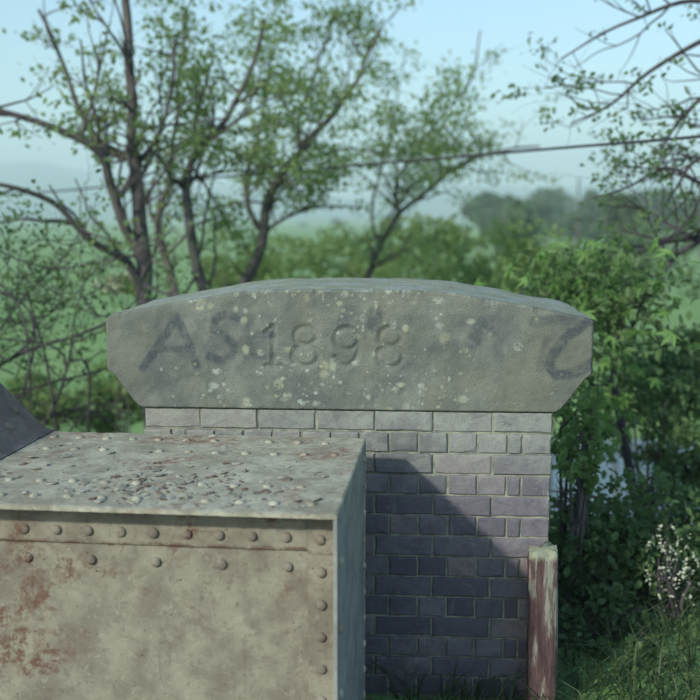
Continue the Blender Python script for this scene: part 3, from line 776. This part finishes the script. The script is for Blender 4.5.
# bare-boughed tree standing just past the right edge of view
Yr = 7.4
rt = [(px_limb([(790,640),(770,430),(752,320),(735,262),(740,190),(748,110),(752,20),(755,-60)], Yr), .10, .04, 1.0),
 (px_limb([(738,262),(705,243),(682,239),(655,244),(632,257),(612,284)], Yr, -.6), .032, .012, 2.2),
 (px_limb([(700,242),(675,256),(663,276),(650,302),(640,318)], Yr-.2, -.2), .02, .007, 2.2),
 (px_limb([(705,243),(680,232),(660,218),(640,207),(605,205)], Yr, .3), .018, .006, 2.4),
 (px_limb([(742,180),(705,185),(675,170),(655,172),(625,188),(590,198)], Yr, .2), .022, .006, 2.6),
 (px_limb([(748,120),(710,150),(690,165),(680,185),(668,205)], Yr, -.2), .022, .007, 3.2),
 (px_limb([(750,60),(715,85),(690,110),(672,130),(660,150)], Yr, -.3), .022, .007, 3.4),
 (px_limb([(752,20),(700,40),(650,70),(610,105),(570,125)], Yr, .2), .024, .006, 2.6),
 (px_limb([(750,10),(690,0),(630,20),(560,60)], Yr, .4), .024, .006, 2.4)]
traced_tree('bare_boughed_tree', 'dark arching boughs with sparse young leaves right of the coping stone', 'tree', rt, M_barkd, M_lf_mid, .052, 51, 2.3, per=11, spread=.06, leafprob=.25, L=(.3, .9), fork=(2, 5))

# bushes right of the pier, on the embankment
def pb(x, y, Y): return tuple(px(x, y, Y))
bush('ivy_bush', 'dark ivy-like bush directly right of the brick pier', 'bush', pb(622, 600, 5.0), (.66, .45, .62), 61, M_lf_dark, .05, 16000, lobes=20, barkm=M_barkd)
bush('light_leaved_bush', 'yellow-green leafy bush against the right side of the pier', 'bush', pb(577, 440, 4.75), (.16, .22, .36), 62, m_leaf('bright_leaf', (.13,.23,.08), (.24,.36,.14), .5), .055, 900, lobes=9, gap=.16)
bush('shaded_thicket', 'shaded green thicket below the dark arching boughs', 'bush', pb(690, 375, 7.6), (.95, .6, .55), 63, M_lf_dark, .06, 6500, lobes=9, barkm=M_barkd)
bush('low_thicket', 'low dark thicket to the right of the ivy-like bush', 'bush', pb(712, 605, 5.3), (.65, .45, .66), 64, M_lf_dark, .055, 12000, lobes=14, barkm=M_barkd)
bush('hanging_bush', 'mid-green bush under the bright large-leaved shrub', 'bush', pb(655, 420, 6.9), (.55, .4, .5), 65, M_lf_mid, .055, 2600, lobes=7, gap=.18)
bush('flowering_bush', 'bush dotted with cream blossom at the foot of the low thicket', 'bush', pb(682, 570, 4.65), (.22, .2, .30), 66, M_blossom, .02, 360, stems=2, barkm=M_barkd, lobes=6, gap=.08)
bush('grassy_undergrowth', 'grassy green undergrowth at the foot of the timber post', 'bush', pb(605, 665, 4.4), (.42, .28, .40), 67, M_lf_dark, .045, 6000, lobes=8, barkm=M_barkd)
# rough grass on the embankment right of the pier
n = 16000; gx_ = rng.uniform(.2, 4.2, n); gy_ = rng.uniform(3.0, 9.0, n)
ok = ~((np.abs(gx_) < .95) & (gy_ > 3.9) & (gy_ < 4.9)); gx_, gy_ = gx_[ok], gy_[ok]; n = len(gx_)
B = np.stack([gx_, gy_, ground_z(gx_, gy_)], -1); hgt = rng.uniform(.05, .20, n); an = rng.uniform(0, 6.28, n); ln_ = rng.normal(0, .10, (n, 2))
sd = np.stack([np.cos(an), np.sin(an), 0*an], -1)*.005
mid = B+np.stack([ln_[:,0]*.4, ln_[:,1]*.4, hgt*.6], -1); tip = B+np.stack([ln_[:,0]*1.4, ln_[:,1]*1.4, hgt], -1)
V = np.stack([B-sd, B+sd, mid+sd*.8, mid-sd*.8, tip], 1).reshape(-1, 3); i = np.arange(n)[:,None]*5
F = np.concatenate([i+np.array([[0,1,2]]), i+np.array([[0,2,3]]), i+np.array([[3,2,4]])])
tag(link('embankment_grass', npmesh('embankment_grass', V, F, {'tone': np.repeat(rng.random(n), 5)}), m_leaf('grass_blade', (.03,.06,.025), (.08,.12,.05), .3)), 'rough grass on the embankment right of the pier', 'grass', kind='stuff')
for i, (x, y, Y, r3, lb) in enumerate([(588, 555, 4.8, (.26, .2, .30), 'dark small bush under the yellow-green bush, against the pier'), (585, 690, 4.45, (.3, .25, .3), 'nettle-like plants in front of the timber post foot'), (660, 680, 4.9, (.45, .3, .4), 'dense low bush below the cream blossom'), (720, 480, 6.4, (.5, .4, .5), 'dark leafy bush at the foot of the dark arching boughs')]):
    bush('undergrowth_bush', lb, 'bush', pb(x, y, Y), r3, 90+i, M_lf_dark, .05, 3500, lobes=8, barkm=M_barkd)
# greenery beyond the pier
mids = [(40, 400, 11, (.7, .5, .4), M_lf_young, 'leafy green bush behind the bramble stems and raked plate'),
        (112, 400, 12, (.6, .5, .5), M_lf_young, 'leafy green bush behind the left overhang of the coping stone'),
        (410, 250, 19, (1.5, 1.0, .7), M_lf_young, 'pale green bush behind the thin spring tree trunk'),
        (470, 262, 15, (1.5, 1.0, .8), M_lf_young, 'olive-green hedge bush showing over the right half of the coping stone'),
        (335, 258, 17, (1.5, 1.0, .75), M_lf_young, 'yellow-green bush showing over the middle of the coping stone'),
        (548, 268, 12, (1.0, .8, .75), M_lf_young, 'rounded green bush between the coping stone and bright large-leaved shrub'),
        (250, 272, 18, (1.1, .9, .55), M_lf_young, 'low spring-green bush between forked and leaning tree trunks'),
        (120, 290, 9.6, (.42, .3, .22), M_blossom, 'pale blossoming bush behind the left corner of the coping stone'),
        (640, 262, 22, (2.2, 1.2, 1.0), M_lf_far, 'hazy olive bush seen through the dark arching boughs')]
for i, (x, y, Y, r3, mm, lb) in enumerate(mids):
    bush('bush' if mm is not M_blossom else 'blossom_bush', lb, 'bush', pb(x, y, Y), r3, 80+i, mm, .05+.004*Y, 2100 if Y > 10 else 420, lobes=8 if Y > 10 else 3, stems=9 if Y > 10 else 2, gap=.05)

# far trees and hedges in the haze
def far_tree(name, label, x, y_top, Y, wpx, seed, group=None, cat='tree'):
    rr = random.Random(seed); c = px(x, 225, Y); gz = float(ground_z(c.x, Y)); top = px(x, y_top, Y).z; h = top-gz; wd = wpx/FPX*Y
    root = empty(name, (c.x, Y, gz)); tag(root, label, cat, group); w = Wood()
    w.tube(catmull([(0, 0, -.1), (.02*h, 0, h*.3), (-.01*h, 0, h*.75)], 4), np.linspace(.035*h, .01*h, 9), 6)
    for k in range(7):
        a = rr.uniform(0, 6.3); w.tube(catmull([(0, 0, h*rr.uniform(.25, .45)), (.2*wd*math.cos(a), .2*wd*math.sin(a), h*.6), (.38*wd*math.cos(a), .38*wd*math.sin(a), h*rr.uniform(.65, .9))], 3), np.linspace(.014*h, .004*h, 7), 5)
    link('trunk', w.mesh('trunk'), M_bark, root)
    pts = []
    for k in range(13):
        a = rr.uniform(0, 6.3); q = rr.uniform(.0, .33)*wd; lc = np.array([q*math.cos(a), q*math.sin(a), h*rr.uniform(.42, .84)]); lr_ = np.array([wd*.2, wd*.2, h*.15])*rr.uniform(.7, 1.2)
        d = rng.normal(size=(170, 3)); d /= np.linalg.norm(d, axis=1)[:,None]; pts.append(lc+d*lr_*rng.uniform(.5, 1, 170)[:,None])
    pts = np.concatenate(pts); link('crown', leaves_mesh('crown', pts, .055*h+.1, .4, .8), M_lf_far, root)
for i in range(26):
    x = -60+i*32+random.uniform(-14, 14); Y = random.choice([170, 210, 260, 330, 420]) if x > 380 else random.choice([420, 520, 640])
    far_tree('field_tree', 'hazy blue-green tree in the row beyond the far fields', x, 225-random.uniform(1500, 3400)/Y*(1.9 if x > 480 else 1), Y, random.uniform(5200, 9000)/Y, 200+i, 'trees in the hazy far field rows')
for i in range(15):
    far_tree('wood_edge_tree', 'blue-green hazy tree in the wood edge beyond the thin pole', 478+i*17+random.uniform(-6, 6), random.uniform(183, 208), random.choice([150, 180, 215]), random.uniform(40, 66), 400+i, 'trees of the hazy wood edge')
far_tree('round_field_tree', 'hazy roundish tree in the field right of the thin pole', 622, 188, 90, 62, 301)
far_tree('broad_field_tree', 'hazy broad tree in the field left of the thin pole', 520, 196, 80, 60, 302)
# thin pole in the field, seen over the right end of the coping
pp = px(579, 178, 95); gz = float(ground_z(pp.x, 95)); w = Wood()
w.tube(np.array([(0, 0, -.3), (0, 0, 3), (0, 0, pp.z-gz)]), np.array([.13, .12, .09]), 8); pole = link('field_pole', w.mesh('field_pole'), M_bark); pole.location = (pp.x, 95, gz)
tag(pole, 'thin wooden pole standing in the hazy field', 'pole')

# cable strung along the embankment
ends_ = [px(-330, 214, 13.2), px(0, 195, 12.0), px(120, 185.5, 11.2), px(250, 174.5, 10.1), px(420, 160, 8.6), px(560, 148, 7.3), px(700, 136.5, 6.1), px(900, 116, 5.0)]
w = Wood(); P = catmull(ends_, 14); w.tube(P, np.full(len(P), .011), 8)
m, t, b = mat('black_cable', .7, .3); b.inputs['Base Color'].default_value = (.045,.045,.055,1)
tag(link('overhead_cable', w.mesh('overhead_cable'), m, smooth=True), 'dark cable strung across the view in front of the trees', 'cable')

# ------------------------------------------------------------------ haze
hz_ = link('haze', box_me('haze', -3420, 3420, -3420, 3420, -14, 190))
m = bpy.data.materials.new('haze_air'); m.use_nodes = True; t = m.node_tree; t.nodes.clear()
out = t.nodes.new('ShaderNodeOutputMaterial'); pv = t.nodes.new('ShaderNodeVolumePrincipled')
pv.inputs['Color'].default_value = (.78,.94,1.0,1); pv.inputs['Density'].default_value = 9e-4
pv.inputs['Anisotropy'].default_value = 0.0
t.links.new(pv.outputs[0], out.inputs['Volume']); hz_.data.materials.append(m); tag(hz_, kind='stuff')
